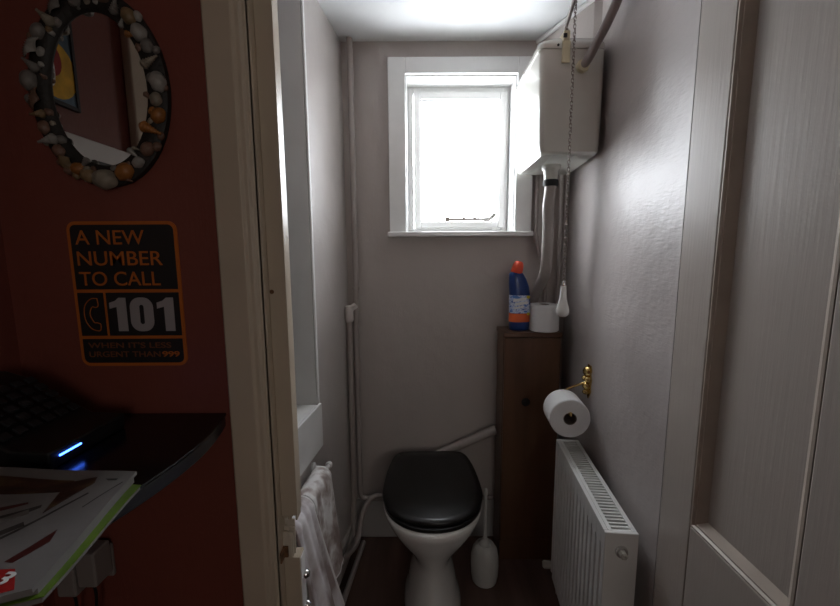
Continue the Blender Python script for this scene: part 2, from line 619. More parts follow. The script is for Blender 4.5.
# skirting and boxing along the foot of the walls
b = BM()
box(b, XL(1.70) + .002, XR(1.70) - .002, BW0 - .018, BW0, 0, 0.19)
struct('baseboard_back', b, M['skirt'], bevel=0.004)
b = BM()
prism(b, [lp(0.86), lp(BW0 - .02), lp(BW0 - .02, -.018), lp(0.86, -.018)], 0, 0.12)
struct('baseboard_left', b, M['pipe'], bevel=0.004)
b = BM()
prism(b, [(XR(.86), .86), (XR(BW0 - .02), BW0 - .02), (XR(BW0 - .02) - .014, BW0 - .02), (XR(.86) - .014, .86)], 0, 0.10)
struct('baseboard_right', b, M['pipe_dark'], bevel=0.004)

# door frame: architrave (stepped moulding), lining, stop; both sides and head
NZ0, NZ1 = 0.672, 0.775    # chipped notch in the left lining
b = BM()
prof = [(-0.384, 0.738), (-0.379, 0.731), (-0.330, 0.731), (-0.326, 0.737), (-0.318, 0.737), (-0.315, 0.744), (-0.309, 0.745), (-0.309, 0.757), (-0.384, 0.757)]
prism(b, prof, 0, HZ + 0.09)
box(b, JX0 - .02, JX0 + .0, DW0 - .012, DW1 + .004, 0, HZ)
door_frame_left = None
o = struct('door_frame', b, M['cream'], bevel=0.002)
o.name = 'trim_6'
b = BM()
# stop bead on the lining, broken away around the keep
for z0, z1 in ((0, NZ0), (NZ1, HZ)):
    box(b, JX0, JX0 + .035, 0.783, 0.815, z0, z1)
# ragged ends
random.seed(3)
for i in range(8):
    x = JX0 + i * 0.0042
    l = random.uniform(0.003, 0.016)
    prism(b, [(x, .785), (x + .004, .786), (x + .004, .813), (x, .813)], NZ1 - l, NZ1)
struct('trim_7', b, M['cream'], bevel=0.0015)
b = BM()
box(b, JX1, JX1 + .045, DW0 - .012, .828, 0, HZ)
box(b, JX0, JX1, DW0 - .012, DW1 + .004, HZ, HZ + .02)
box(b, -0.397, 0.70, 0.735, DW0, HZ + .02, HZ + .11)
box(b, JX1 + .045, 0.70, 0.735, DW0, 0, HZ + .02)
struct('trim_8', b, M['cream'], bevel=0.002)

b = BM()
random.seed(5)
for i in range(10):
    y = 0.784 + i * 0.003
    t = random.uniform(0.008, 0.024)
    box(b, JX0, JX0 + t, y, y + .0029, NZ0 + .0005, NZ1 - random.uniform(0.017, .05))
tag(obj('bare_wood', b, M['splinter'], smooth=False), 'pale bare splintered wood where the cream door stop is broken away', 'broken wood')

keep = thing('strike_plate', 'small rusty strike plate with chrome screws low on cream door jamb', 'strike plate', (JX0, 0.80, 0.70))
b = BM()
box(b, JX0 - .006, JX0 + .012, 0.7785, 0.7825, 0.676, 0.702)
box(b, JX0 + .0005, JX0 + .004, 0.760, 0.7785, 0.676, 0.702)
obj('plate', b, M['rust'], keep, bevel=0.001)
b = BM()
box(b, JX0 + .0345, JX0 + .037, 0.788, 0.8155, 0.50, 0.667)
obj('edge_plate', b, M['hem'], keep, bevel=0.002)
for z in (0.610, 0.530):
    b = BM()
    lathe(b, [(0.0, 0), (0.010, 0.0), (0.010, 0.005), (0.006, 0.011), (0.0, 0.012)], Matrix.Translation((JX0 + .037, 0.807, z)) @ Matrix.Rotation(R(90), 4, 'Y'), 16, cap=False)
    obj('screw_cap', b, M['chrome'], keep)

b = BM()
lathe(b, [(.0, 0), (.0045, 0), (.0045, .0015), (.003, .001), (0, .001)], Matrix.Translation((JX0 + .006, .7829, 1.273)) @ Matrix.Rotation(R(90), 4, 'X'), 12, cap=False)
tag(obj('screw', b, M['rust']), 'small rusty screw head on the cream door jamb near eye level', 'screw', None)

# ------------------------------------------------------------ the open panelled door
DX, DT = 0.557, 0.04
dy0, dy1 = 0.098, 0.826
door = BM()
st, mu = 0.096, 0.10
pz = [(0.12, 0.60), (0.787, 1.90)]
ys = [dy0, dy0 + st, (dy0 + dy1) / 2 - mu / 2, (dy0 + dy1) / 2 + mu / 2, dy1 - st, dy1]
DH = 1.975
for a, c in ((0, 1), (4, 5)):
    box(door, DX, DX + DT, ys[a], ys[c], 0.008, DH)
for z0, z1 in ((0.008, pz[0][0]), (pz[0][1], pz[1][0]), (pz[1][1], DH)):
    box(door, DX, DX + DT, ys[1], ys[4], z0, z1)
for z0, z1 in pz:
    box(door, DX, DX + DT, ys[2], ys[3], z0, z1)
door = struct('door_1', door, M['door'], bevel=0.0035)
for z0, z1 in pz:
    for a, c in ((1, 2), (3, 4)):
        b = BM()
        box(b, DX + .018, DX + .028, ys[a] + .0005, ys[c] - .0005, z0 + .0005, z1 - .0005)
        obj('door_panel', b, M['door'], door, smooth=False)
        # ovolo moulding around the panel, mitred
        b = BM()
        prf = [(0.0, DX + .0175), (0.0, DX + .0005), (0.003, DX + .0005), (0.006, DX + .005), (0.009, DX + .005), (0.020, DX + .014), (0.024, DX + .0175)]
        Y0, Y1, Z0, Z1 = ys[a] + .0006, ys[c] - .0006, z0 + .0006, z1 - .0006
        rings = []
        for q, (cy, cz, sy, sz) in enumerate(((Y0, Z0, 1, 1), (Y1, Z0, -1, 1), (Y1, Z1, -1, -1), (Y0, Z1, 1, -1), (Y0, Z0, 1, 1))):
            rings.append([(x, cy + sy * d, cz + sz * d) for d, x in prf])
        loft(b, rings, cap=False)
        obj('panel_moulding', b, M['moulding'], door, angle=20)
b = BM()
lathe(b, [(0.0, 0), (0.026, 0), (0.026, 0.004), (0.010, 0.010), (0.010, 0.035), (0.026, 0.050), (0.024, 0.064), (0.0, 0.068)], Matrix.Translation((DX - .0005, dy0 + .055, 0.98)) @ Matrix.Rotation(R(-90), 4, 'Y'), 24, cap=False)
obj('door_knob', b, M['brass'], door)

# ------------------------------------------------------------ high level cistern on the right wall
cy0, cy1 = 1.30, 1.655
cis = thing('toilet_cistern', 'white high level toilet cistern on the right wall beside the window', 'cistern', (0.48, 1.47, 1.665))


def cis_ring(z, xl, xr, dxf=0.0, y0=cy0, y1=cy1, r=0.02):
    # rounded rectangle, left edge xl, right edge xr follow the wall angle
    pts = []
    for cx, cyy, a0 in ((xr - r, y1 - r, 0), (xl + r, y1 - r, 90), (xl + r, y0 + r, 180), (xr - r, y0 + r, 270)):
        for k in range(6):
            a = R(a0 + 90 * k / 5)
            px, py = cx + r * math.cos(a), cyy + r * math.sin(a)
            pts.append((px + 0.1 * (py - 1.3) * (0.25 if px < 0.45 else 1.0), py, z))
    return pts


b = BM()
loft(b, [cis_ring(1.690, .455, .54, y0=1.36, y1=1.60), cis_ring(1.668, .405, .578, y0=1.315, y1=1.64), cis_ring(1.675, .398, .584), cis_ring(1.70, .392, .587), cis_ring(1.83, .388, .589), cis_ring(1.92, .385, .590), cis_ring(1.985, .382, .590)])
obj('tank', b, M['plastic'], cis, angle=50)
b = BM()
loft(b, [cis_ring(1.9856, .378, .590, y0=1.297, y1=1.658), cis_ring(1.996, .377, .590, y0=1.296, y1=1.659), cis_ring(2.008, .382, .590, y0=1.30, y1=1.655, r=.024), cis_ring(2.022, .412, .588, y0=1.312, y1=1.645, r=.03), cis_ring(2.028, .44, .58, y0=1.33, y1=1.63, r=.03)])
obj('cistern_lid', b, M['plastic'], cis, angle=50)
b = BM()
box(b, 0.448, 0.474, 1.289, 1.2955, 1.940, 2.005)
box(b, 0.451, 0.472, 1.289, 1.33, 2.005, 2.034)
obj('lever_bracket', b, M['cream_pl'], cis, bevel=0.003)
b = BM()
box(b, 0.450, 0.461, 1.2865, 1.290, 2.012, 2.024)
obj('lever_slot', b, M['rubber'], cis)
b = BM()
lathe(b, [(0.0, 0), (0.004, 0), (0.003, 0.003), (0, 0.003)], Matrix.Translation((0.437, 1.2955, 1.994)) @ Matrix.Rotation(R(90), 4, 'X'), 12, cap=False)
obj('overflow_hole', b, M['rubber'], cis)
b = BM()
tube(b, [(0.463, 1.31, 2.036), (0.463, 1.30, 2.046)], 0.006, 8)
tube(b, smooth_path([(0.478, 1.52, 2.040), (0.469, 1.36, 2.050), (0.460, 1.27, 2.068), (0.452, 1.205, 2.085)]), 0.006, 10)
obj('flush_lever', b, M['pipe'], cis)
b = BM()
lathe(b, [(0.034, 1.668), (0.034, 1.655), (0.027, 1.648), (0.024, 1.618), (0.024, 1.612)], Matrix.Translation((0.487, 1.47, 0)), 24)
obj('outlet_spigot', b, M['plastic'], cis)

b = BM()
lathe(b, [(0.0255, 1.593), (0.0275, 1.597), (0.0275, 1.612), (0.0255, 1.616)], Matrix.Translation((0.487, 1.47, 0)), 24)
ring_bm = b
fp = thing('flush_pipe', 'taupe flush pipe dropping from the cistern to the brown cabinet', 'pipe', (0.487, 1.47, 1.02))
b = BM()
tube(b, corner_path([(0.487, 1.47, 1.618), (0.487, 1.47, 1.575), (0.480, 1.47, 1.52), (0.488, 1.48, 1.46), (0.488, 1.49, 1.27), (0.497, 1.672, 1.15), (0.497, 1.672, 1.027)], 0.05), 0.021, 16)
obj('pipe', b, M['pipe'], fp)
obj('rubber_ring', ring_bm, M['rubber'], fp)

b = BM()
tube(b, corner_path([(0.343, 1.66, 0.552), (0.30, 1.66, 0.533), (0.115, 1.66, 0.449), (0.05, 1.66, 0.415), (0.043, 1.625, 0.37)], 0.05), 0.021, 16)
tag(obj('flush_pipe', b, M['pipe']), 'sloping taupe flush pipe running from the cabinet side down behind the toilet', 'pipe')

op = BM()
tube(op, smooth_path([(0.515, 1.299, 1.930), (0.517, 1.285, 1.933), (0.527, 1.255, 1.955), (0.560, 1.175, 2.06), (0.572, 1.125, 2.211)]), 0.0135, 14)
p = thing('overflow_pipe', 'dark taupe plastic pipe rising from cistern end to the ceiling', 'pipe', (0.52, 1.26, 1.93))
obj('pipe', op, M['pipe_dark'], p)
b = BM()
lathe(b, [(0.019, 0), (0.021, 0.004), (0.019, 0.016), (0.0155, 0.018)], Matrix.Translation((0.515, 1.2985, 1.930)) @ Matrix.Rotation(R(90), 4, 'X'), 8)
obj('connector_nut', b, M['cream_pl'], p)

# ------------------------------------------------------------ pull chain
ch = thing('pull_chain', 'long metal toilet pull chain with white pear shaped handle', 'pull chain', (0.452, 1.205, 1.15))
b = BM()
z = 2.072
k = 0
while z > 1.262:
    z -= 0.0105
    pts = []
    for i in range(10):
        a = 2 * PI * i / 10
        u = 0.0036 * math.cos(a)
        pts.append((0.452 + (u if k % 2 == 0 else 0.0016 * math.sin(k)), 1.205 + (u if k % 2 else 0), z + 0.0075 * math.sin(a)))
    tube(b, pts, 0.0011, 5, closed=False)
    k += 1
obj('chain', b, M['chain'], ch)
b = BM()
tube(b, smooth_path([(0.452, 1.205, 2.060), (0.452, 1.205, 2.085), (0.458, 1.205, 2.094), (0.452, 1.205, 2.102), (0.444, 1.205, 2.09)]), 0.0025, 8)
obj('hook', b, M['steel'], ch)
b = BM()
lathe(b, [(0.0, 1.245), (0.007, 1.245), (0.0075, 1.252), (0.005, 1.26), (0.0, 1.263)], Matrix.Translation((0.452, 1.205, 0)), 12, cap=False)
obj('ferrule', b, M['chrome'], ch)
b = BM()
lathe(b, [(0.0, 1.148), (0.012, 1.149), (0.018, 1.155), (0.0205, 1.164), (0.0195, 1.175), (0.015, 1.190), (0.0115, 1.207), (0.0095, 1.235), (0.0085, 1.246), (0.0, 1.246)], Matrix.Translation((0.452, 1.205, 0)), 20, cap=False)
obj('handle', b, M['china'], ch)


# ------------------------------------------------------------ pipes
def pipe(label, pts, r, m=None, rad=0.03, group=None, clips=()):
    if clips:
        t = thing('water_pipe', label, 'pipe', pts[-1], group)
        b = BM()
        tube(b, corner_path(pts, rad), r, 12)
        obj('pipe', b, m or M['pipe'], t)
        for (c, ax) in clips:
            b = BM()
            if ax == 'z':
                lathe(b, [(r + .003, -.006), (r + .004, 0), (r + .003, .006)], Matrix.Translation(c), 12)
                box(b, c[0] - .002, c[0] + .002, c[1], c[1] + r + .006, c[2] - .005, c[2] + .005)
            obj('pipe_clip', b, m or M['pipe'], t)
        return t
    b = BM()
    tube(b, corner_path(pts, rad), r, 12)
    return tag(obj('water_pipe', b, m or M['pipe']), label, 'pipe', group)


# right hand pipes beside the window
pipe('thin taupe pipe between the window frame and the flush pipe', [(0.500, 1.675, 2.05), (0.500, 1.675, 1.42), (0.512, 1.675, 1.36), (0.548, 1.675, 1.27), (0.548, 1.675, 1.03)], 0.0085, clips=[((0.500, 1.675, 1.415), 'z')])
pipe('straight taupe pipe in the corner right of the flush pipe', [(0.598, 1.655, 2.05), (0.598, 1.655, 1.03)], 0.010)

# left corner
Lx = XL(1.66)
pipe('taupe pipe up the left corner beside the back wall from floor to ceiling', [(Lx + .044, 1.672, CEIL - .002), (Lx + .044, 1.672, 1.17), (Lx + .040, 1.672, 1.13), (Lx + .040, 1.672, 0.25), (Lx + .05, 1.664, 0.214), (0.0, 1.664, 0.214)], 0.013, clips=[((Lx + .044, 1.672, 1.20), 'z')])
t = thing('water_pipe', 'taupe pipe on the left wall with a stop valve at mid height', 'pipe', (Lx + .014, 1.63, 0.1))
b = BM()
tube(b, corner_path([(Lx + .016, 1.645, 1.105), (Lx + .016, 1.645, 0.24), (Lx + .014, 1.62, 0.16), (Lx + .020, 1.60, 0.09), (XL(0.9) + .038, 0.9, 0.065)], 0.06), 0.0125, 12)
obj('pipe', b, M['pipe'], t)
b = BM()
lathe(b, [(0.015, 1.055), (0.0195, 1.062), (0.0195, 1.115), (0.014, 1.125), (0.0, 1.128)], Matrix.Translation((Lx + .016, 1.645, 0)), 12)
tube(b, [(Lx + .016, 1.645, 1.105), (Lx + .042, 1.665, 1.125)], 0.014, 10)
obj('valve', b, M['valve'], t)
t = thing('water_pipe', 'taupe pipe leaving the toilet side and bending along the left skirting', 'pipe', (-.3, 1.6, 0.08))
b = BM()
tube(b, corner_path([(-0.02, 1.645, 0.24), (-0.225, 1.645, 0.24), (-0.262, 1.60, 0.20), (-0.275, 1.52, 0.10), (-0.33, 1.30, 0.17), (XL(1.0) + .03, 1.0, 0.20)], 0.06), 0.012, 12)
obj('pipe', b, M['pipe'], t)
b = BM()
tube(b, corner_path([(XL(1.32) + .03, 1.32, 0.125), (XL(1.32) + .03, 1.32, 0.33)], 0.02), 0.010, 12)
lathe(b, [(0.013, 0.33), (0.017, 0.335), (0.017, 0.355), (0.0, 0.37)], Matrix.Translation((XL(1.32) + .03, 1.32, 0)), 12)
tag(obj('capped_pipe', b, M['pipe']), 'short capped taupe pipe end standing by the left wall', 'pipe')
b = BM()
tube(b, corner_path([(XL(1.62) + .062, 1.62, 0.025), (XL(0.9) + .060, 0.9, 0.025)], 0.02), 0.011, 12)
tag(obj('water_pipe', b, M['pipe']), 'lowest taupe pipe lying on the floor along left wall', 'pipe')
b = BM()
tube(b, [(0.17, 1.664, 0.214), (0.335, 1.664, 0.214)], 0.0105, 12)
tag(obj('water_pipe', b, M['pipe_dark']), 'short dark pipe between the toilet and the brown cabinet', 'pipe')

# ------------------------------------------------------------ brown cabinet in the corner
cab = thing('corner_cabinet', 'tall narrow brown wooden cabinet boxed into the right back corner', 'cabinet', (0.46, 1.62, 0))
b = BM()
box(b, 0.345, 0.365, 1.553, 1.680, 0, 1.005)
box(b, 0.562, 0.580, 1.553, 1.680, 0, 1.005)
box(b, 0.365, 0.562, 1.665, 1.680, 0.2, 1.005)
box(b, 0.365, 0.562, 1.56, 1.665, 0, 0.02)
obj('body', b, M['wood'], cab, bevel=0.002)
b = BM()
box(b, 0.347, 0.578, 1.540, 1.552, 0.10, 1.003)
dr = obj('cabinet_door', b, M['wood'], cab, bevel=0.002)
b = BM()
box(b, 0.345, 0.580, 1.542, 1.553, 0, 0.097)
obj('plinth', b, M['wood'], cab, bevel=0.002)
b = BM()
box(b, 0.340, 0.582, 1.535, 1.682, 1.006, 1.026)
obj('top', b, M['wood'], cab, bevel=0.003)
b = BM()
lathe(b, [(0, 0), (0.018, 0), (0.018, 0.002), (0.008, 0.005), (0, 0.006)], Matrix.Translation((0.44, 1.5395, 0.73)) @ Matrix.Rotation(R(90), 4, 'X'), 20, cap=False)
obj('finger_pull', b, M['rubber'], dr)

# bottle on the cabinet
bt = thing('bleach_bottle', 'dark blue bleach bottle with angled red cap on the cabinet top', 'bottle', (0.418, 1.60, 1.0265))


def oval(z, cx, a, c, n=28, cy=1.60, p=2.6):
    r = []
    for i in range(n):
        t = 2 * PI * i / n
        ct, s_ = math.cos(t), math.sin(t)
        r.append((cx + a * math.copysign(abs(ct) ** (2 / p), ct), cy + c * math.copysign(abs(s_) ** (2 / p), s_), z))
    return r


b = BM()
rows = [(1.0268, .418, .036, .024), (1.030, .418, .041, .027), (1.045, .418, .0425, .028), (1.12, .418, .0425, .028), (1.178, .417, .0425, .028), (1.21, .413, .041, .027), (1.24, .407, .036, .026), (1.262, .401, .029, .023), (1.270, .400, .023, .019)]
loft(b, [oval(*r_) for r_ in rows])
obj('body', b, M['blue_pl'], bt, angle=60)
b = BM()
tm = Matrix.Translation((0.401, 1.60, 1.266)) @ Matrix.Rotation(R(14), 4, 'Y')
lathe(b, [(0.023, 0), (0.0245, 0.003), (0.0235, 0.020), (0.021, 0.034), (0.0165, 0.046), (0.010, 0.050), (0, 0.051)], tm, 24)
obj('cap', b, M['red_cap'], bt)
b = BM()
lb = [(z_, cx_, a_ + .0006, c_ + .0006) for z_, cx_, a_, c_ in ((1.100, .418, .0425, .028), (1.135, .418, .0425, .028), (1.175, .417, .0425, .028))]
loft(b, [oval(*r_) for r_ in lb], cap=False)
lab = obj('label', b, M['label_blue'], bt, angle=60)
b = BM()
lb = [(z_, cx_, a_ + .0006, c_ + .0006) for z_, cx_, a_, c_ in ((1.063, .418, .0425, .028), (1.099, .418, .0425, .028))]
loft(b, [oval(*r_) for r_ in lb], cap=False)
lo = obj('label_band', b, M['label_orange'], bt, angle=60)
lo['label'] = 'orange lower label band'
b = BM()
for (x_, z_, r_) in ((0.447, 1.168, .007), (0.448, 1.098, .006)):
    b = BM()
    lathe(b, [(r_, 0), (r_, 0.0012), (0, 0.0013)], Matrix.Translation((x_, 1.5735, z_)) @ Matrix.Rotation(R(90), 4, 'X'), 16)
    obj('label_spot', b, M['yellow'], bt)
b = BM()
for (x0_, x1_, z_, h_) in ((.384, .440, 1.148, .011), (.392, .446, 1.132, .011), (.388, .430, 1.118, .007)):
    prism(b, [(x0_, z_), (x1_, z_ + .008), (x1_ - .002, z_ + .008 + h_), (x0_ + .002, z_ + h_)], 0, 0.001, Matrix.Translation((0, 1.572, 0)) @ Matrix.Rotation(R(90), 4, 'X'))
obj('label_lettering', b, M['white_print'], bt, smooth=False)


# toilet rolls
def roll(name, label, mtx, ro, ri, ln, loc, group='toilet rolls'):
    t = thing(name, label, 'toilet roll', loc, group)
    b = BM()
    pr = [(ri + .0015, 0), (ro - .003, 0), (ro, .003), (ro, ln - .003), (ro - .003, ln), (ri + .0015, ln), (ri + .0015, 0)]
    lathe(b, pr, mtx, 40, cap=False)
    obj('tissue', b, M['tissue'], t)
    b = BM()
    lathe(b, [(ri, .001), (ri + .0014, .001), (ri + .0014, ln - .001), (ri, ln - .001), (ri, .001)], mtx, 32, cap=False)
    obj('cardboard_tube', b, M['card'], t)
    return t


roll('toilet_roll', 'white toilet roll standing on end on the cabinet top beside bottle', Matrix.Translation((0.519, 1.588, 1.0265)), 0.060, 0.019, 0.110, (0.520, 1.588, 1.0265))

# wall roll holder: axis runs along the right wall
mr_ = along_right(1.245)
d_ = Vector((0.1, 1, 0)).normalized()
axis = Matrix.Translation((0.505, 1.235, 0.792)) @ Matrix.Rotation(-AR, 4, 'Z') @ Matrix.Rotation(R(-90), 4, 'X')
roll('toilet_roll', 'white toilet roll hanging from the brass holder above the radiator', axis, 0.067, 0.0205, 0.105, (0.488, 1.235, 0.735))
hd = thing('toilet_roll_holder', 'ornate polished brass toilet roll holder on the right wall', 'toilet roll holder', (XR(1.335), 1.335, 0.84))
b = BM()
lm = along_right(1.335)
yy = lambda x, y, z_: lm @ Vector((x, y, z_))
ctr = axis @ Vector((0, 0.0125, 0.03))
a0 = axis @ Vector((0, -0.012, 0.118))
a1 = axis @ Vector((0, -0.012, 0.004))
tube(b, smooth_path([yy(0.012, 0, 0.885), yy(0.035, 0.01, 0.872), Vector((0.54, 1.385, 0.835)), a0, a1, axis @ Vector((0, -0.024, -0.004))]), 0.0042, 10)
obj('arm', b, M['brass'], hd)
b = BM()
shape = [(-.012, .052), (.012, .052), (.019, .040), (.013, .026), (.021, .012), (.016, -.008), (.020, -.022), (.010, -.036), (0, -.048), (-.010, -.036), (-.020, -.022), (-.016, -.008), (-.021, .012), (-.013, .026), (-.019, .040)]
pts0 = [lm @ Vector((0.0005, a_ * 1.25, 0.885 + 1.25 * c_)) for a_, c_ in shape]
pts1 = [lm @ Vector((0.004, a_ * 1.25, 0.885 + 1.25 * c_)) for a_, c_ in shape]
pts2 = [lm @ Vector((0.007, a_ * .75, 0.885 + 1.25 * c_ * .8)) for a_, c_ in shape]
loft(b, [pts0, pts1, pts2])
obj('wall_plate', b, M['brass'], hd, angle=30)
for a_, c_, rr_ in ((0, .032, .017), (-.011, .012, .010), (.011, .010, .010), (0, -.010, .013), (.0, -.028, .009)):
    b = BM()
    lathe(b, [(rr_ * 1.1, 0), (rr_ * 1.2, .004), (rr_ * 1., .011), (rr_ * .5, .017), (0, .018)], Matrix.Translation(lm @ Vector((.006, a_ * 1.2, .885 + 1.25 * c_))) @ Matrix.Rotation(AR * 0 + R(-90), 4, 'Y'), 14)
    obj('rosette', b, M['brass'], hd)

# ------------------------------------------------------------ radiator
rad = thing('radiator', 'white convector radiator with slotted top grille on the right wall', 'radiator', (XR(1.08) - .07, 1.08, 0.10))
rm = along_right(0.852)
RL, RZ0, RZ1, RD0, RD1 = 0.475, 0.115, 0.664, 0.030, 0.108
b = BM()
# front panel with pressed flutes, profile along the wall
N = 14
prof = []
for i in range(N):
    y0_ = 0.012 + i * (RL - .024) / N
    w = (RL - .024) / N
    for f_, d in ((0.0, 0), (0.30, 0), (0.42, -.0045), (0.58, -.0045), (0.70, 0)):
        prof.append((RD1 + d, y0_ + f_ * w))
prof.append((RD1, RL - .012))
zs = [(RZ0, 0), (RZ0 + .045, 0), (RZ0 + .06, 1), (RZ1 - .06, 1), (RZ1 - .045, 0), (RZ1 - .002, 0)]
rings = []
for z_, on in zs:
    rings.append([rm @ Vector((RD1 + (x_ - RD1) * on, y_, z_)) for x_, y_ in prof] + [rm @ Vector((RD1 - .009, RL - .012, z_)), rm @ Vector((RD1 - .009, .012, z_))])
loft(b, rings)
obj('front_panel', b, M['rad'], rad, angle=30)
b = BM()
box(b, RD0, RD0 + .009, .012, RL - .012, RZ0, RZ1 - .002, rm)
obj('back_panel', b, M['rad'], rad, smooth=False)
b = BM()
for i in range(26):
    y_ = .02 + i * (RL - .04) / 25
    box(b, RD0 + .0092, RD1 - .0092, y_ - .0008, y_ + .0008, RZ0 + .03, RZ1 - .03, rm)
obj('convector_fins', b, M['rad_in'], rad, smooth=False)
for y_ in (0, RL - .0035):
    b = BM()
    box(b, RD0 - .001, RD1 + .0015, y_, y_ + .011 if y_ == 0 else y_ + .011, RZ0 + .012, RZ1 + .003, rm)
    obj('side_panel', b, M['rad'], rad, bevel=0.003)
b = BM()
xa, xb = RD0 + .012, RD1 - .020
box(b, RD0, xa, .0115, RL - .004, RZ1 - .006, RZ1 + .002, rm)
box(b, xb, RD1 + .001, .0115, RL - .004, RZ1 - .006, RZ1 + .002, rm)
ns = 34
for i in range(ns + 1):
    y_ = .0115 + i * (RL - .0205) / ns
    box(b, xa, xb, y_, y_ + .0062, RZ1 - .005, RZ1 + .001, rm)
box(b, (xb + RD1) / 2 - .001, (xb + RD1) / 2 + .001, .0115, RL - .006, RZ1 + .001, RZ1 + .0035, rm)
obj('top_grille', b, M['rad'], rad, bevel=0.0008, bseg=1)
vm = rm @ Matrix.Translation(((RD0 + RD1) / 2, 0.0, RZ1 - .045)) @ Matrix.Rotation(R(90), 4, 'X')
b = BM()
lathe(b, [(0.0155, 0.0), (0.0155, .004), (.0135, .007), (.0135, .007)], vm, 24)
vp = obj('vent_plug', b, M['chrome'], rad)
b = BM()
lathe(b, [(0.0095, .007), (0.0095, .018), (0.006, .020), (0.003, .020), (0.003, .016), (0, .016)], vm, 6, cap=False)
obj('bleed_valve', b, M['plastic'], vp, angle=20)
b = BM()
box(b, 0.0005, RD0, .09, .12, RZ0 + .02, RZ1 - .05, rm)
box(b, 0.0005, RD0, RL - .12, RL - .09, RZ0 + .02, RZ1 - .05, rm)
obj('wall_bracket', b, M['rad'], rad, smooth=False)
v0 = thing('radiator_valve', 'white radiator valve at the far lower end of radiator', 'valve', rm @ Vector((.07, RL + .03, 0.0)))
b = BM()
tube(b, corner_path([rm @ Vector((.07, RL + .0085, RZ0 + .015)), rm @ Vector((.07, RL + .040, RZ0 + .015)), rm @ Vector((.07, RL + .040, 0.0))], .012), .008, 12)
obj('pipe', b, M['pipe'], v0)
b = BM()
lathe(b, [(.011, -.02), (.013, -.012), (.013, .012), (.009, .016)], rm @ Matrix.Translation((.07, RL + .040, RZ0 + .010)), 16)
lathe(b, [(.009, 0), (.009, .018), (.014, .021), (.015, .046), (.010, .052), (0, .053)], rm @ Matrix.Translation((.080, RL + .040, RZ0 + .008)) @ Matrix.Rotation(R(90), 4, 'Y'), 16, cap=False)
obj('valve_cap', b, M['plastic'], v0)

# ------------------------------------------------------------ toilet
TX = 0.043
wc = thing('toilet', 'white toilet pan with closed black seat lid below the window', 'toilet', (TX, 1.36, 0))


def egg(z, hw, yf, yb, n=48, cx=TX, flat=0.0):
    """egg outline: front yf rounded, back yb flatter"""
    pts = []
    ym = yf + (yb - yf) * 0.46
    for i in range(n):
        t = 2 * PI * i / n
        c, s = math.cos(t), math.sin(t)
        if s < 0:
            y = ym + s * (ym - yf)
            x = cx + hw * c
        else:
            e = 0.72 if flat else 0.85
            y = ym + (yb - ym) * (s ** (e if flat else 1))
            x = cx + hw * math.copysign(abs(c) ** (0.80 if not flat else flat), c)
        pts.append((x, y, z))
    return pts


b = BM()
rows = [(0.0, .108, 1.165, 1.60), (0.012, .110, 1.16, 1.60), (0.03, .103, 1.168, 1.60), (0.07, .094, 1.19, 1.60), (0.13, .084, 1.215, 1.595), (0.19, .073, 1.235, 1.59),
        (0.225, .076, 1.232, 1.59), (0.255, .098, 1.222, 1.60), (0.29, .125, 1.205, 1.605), (0.33, .152, 1.180, 1.61), (0.37, .172, 1.158, 1.615), (0.400, .183, 1.145, 1.618), (0.412, .186, 1.141, 1.62),
        (0.424, .186, 1.141, 1.62), (0.431, .181, 1.147, 1.615)]
loft(b, [egg(*r_) for r_ in rows])
obj('pan', b, M['china'], wc, angle=60)


def lid_ring(z, hw, yf, yb, n=64):
    pts = []
    ym = yf + (yb - yf) * 0.40
    for i in range(n):
        t = 2 * PI * i / n
        c, s = math.cos(t), math.sin(t)
        if s <= 0:
            y = ym + s * (ym - yf)
            x = TX + hw * math.copysign(abs(c) ** 0.93, c)
        else:
            # straight back edge, shoulders curve in
            y = ym + (yb - ym) * (1 + (1.62 * s) ** -7) ** (-1 / 7)
            x = TX + hw * math.copysign(abs(c) ** 0.88, c)
        pts.append((x, y, z))
    return pts


b = BM()
loft(b, [lid_ring(.4315, .172, 1.164, 1.60), lid_ring(.434, .181, 1.156, 1.60), lid_ring(.446, .181, 1.156, 1.60), lid_ring(.449, .174, 1.162, 1.60)])
obj('seat', b, M['black_lid'], wc, angle=60)
b = BM()
loft(b, [lid_ring(.4495, .178, 1.171, 1.625), lid_ring(.453, .187, 1.162, 1.628), lid_ring(.461, .188, 1.161, 1.628), lid_ring(.468, .184, 1.165, 1.626), lid_ring(.4695, .160, 1.182, 1.605), lid_ring(.4730, .145, 1.200, 1.595), lid_ring(.4745, .09, 1.26, 1.56)])
obj('lid', b, M['black_lid'], wc, angle=60)
for s in (-1, 1):
    b = BM()
    lathe(b, [(.012, 0), (.012, .03)], Matrix.Translation((TX + s * .075 - .015, 1.640, .440)) @ Matrix.Rotation(R(90), 4, 'Y'), 14)
    box(b, TX + s * .075 - .008, TX + s * .075 + .008, 1.60, 1.63, .4315, .436)
    obj('hinge', b, M['chrome'], wc)

# toilet brush
tb = thing('toilet_brush', 'pale plastic toilet brush in bulbous holder between toilet and cabinet', 'toilet brush', (0.262, 1.44, 0))
b = BM()
lathe(b, [(.042, 0), (.050, .004), (.055, .03), (.057, .07), (.056, .11), (.050, .14), (.038, .160), (.028, .166), (.026, .163), (.036, .155), (.046, .136), (.052, .11)], Matrix.Translation((0.262, 1.44, 0)), 32, cap=False)
bm_ = b
obj('holder', bm_, M['brush_pl'], tb)
b = BM()
lathe(b, [(.0, .02), (.036, .03), (.038, .09), (.028, .11), (.0, .115)], Matrix.Translation((0.262, 1.44, 0)), 20, cap=False)
obj('bristles', b, M['white_print'], tb)
b = BM()
lathe(b, [(.024, .150), (.027, .164), (.022, .174), (.010, .185), (.0065, .215), (.0055, .33), (.0075, .385), (.0065, .405), (0, .41)], Matrix.Translation((0.262, 1.44, 0)), 16)
obj('handle', b, M['brush_pl'], tb)

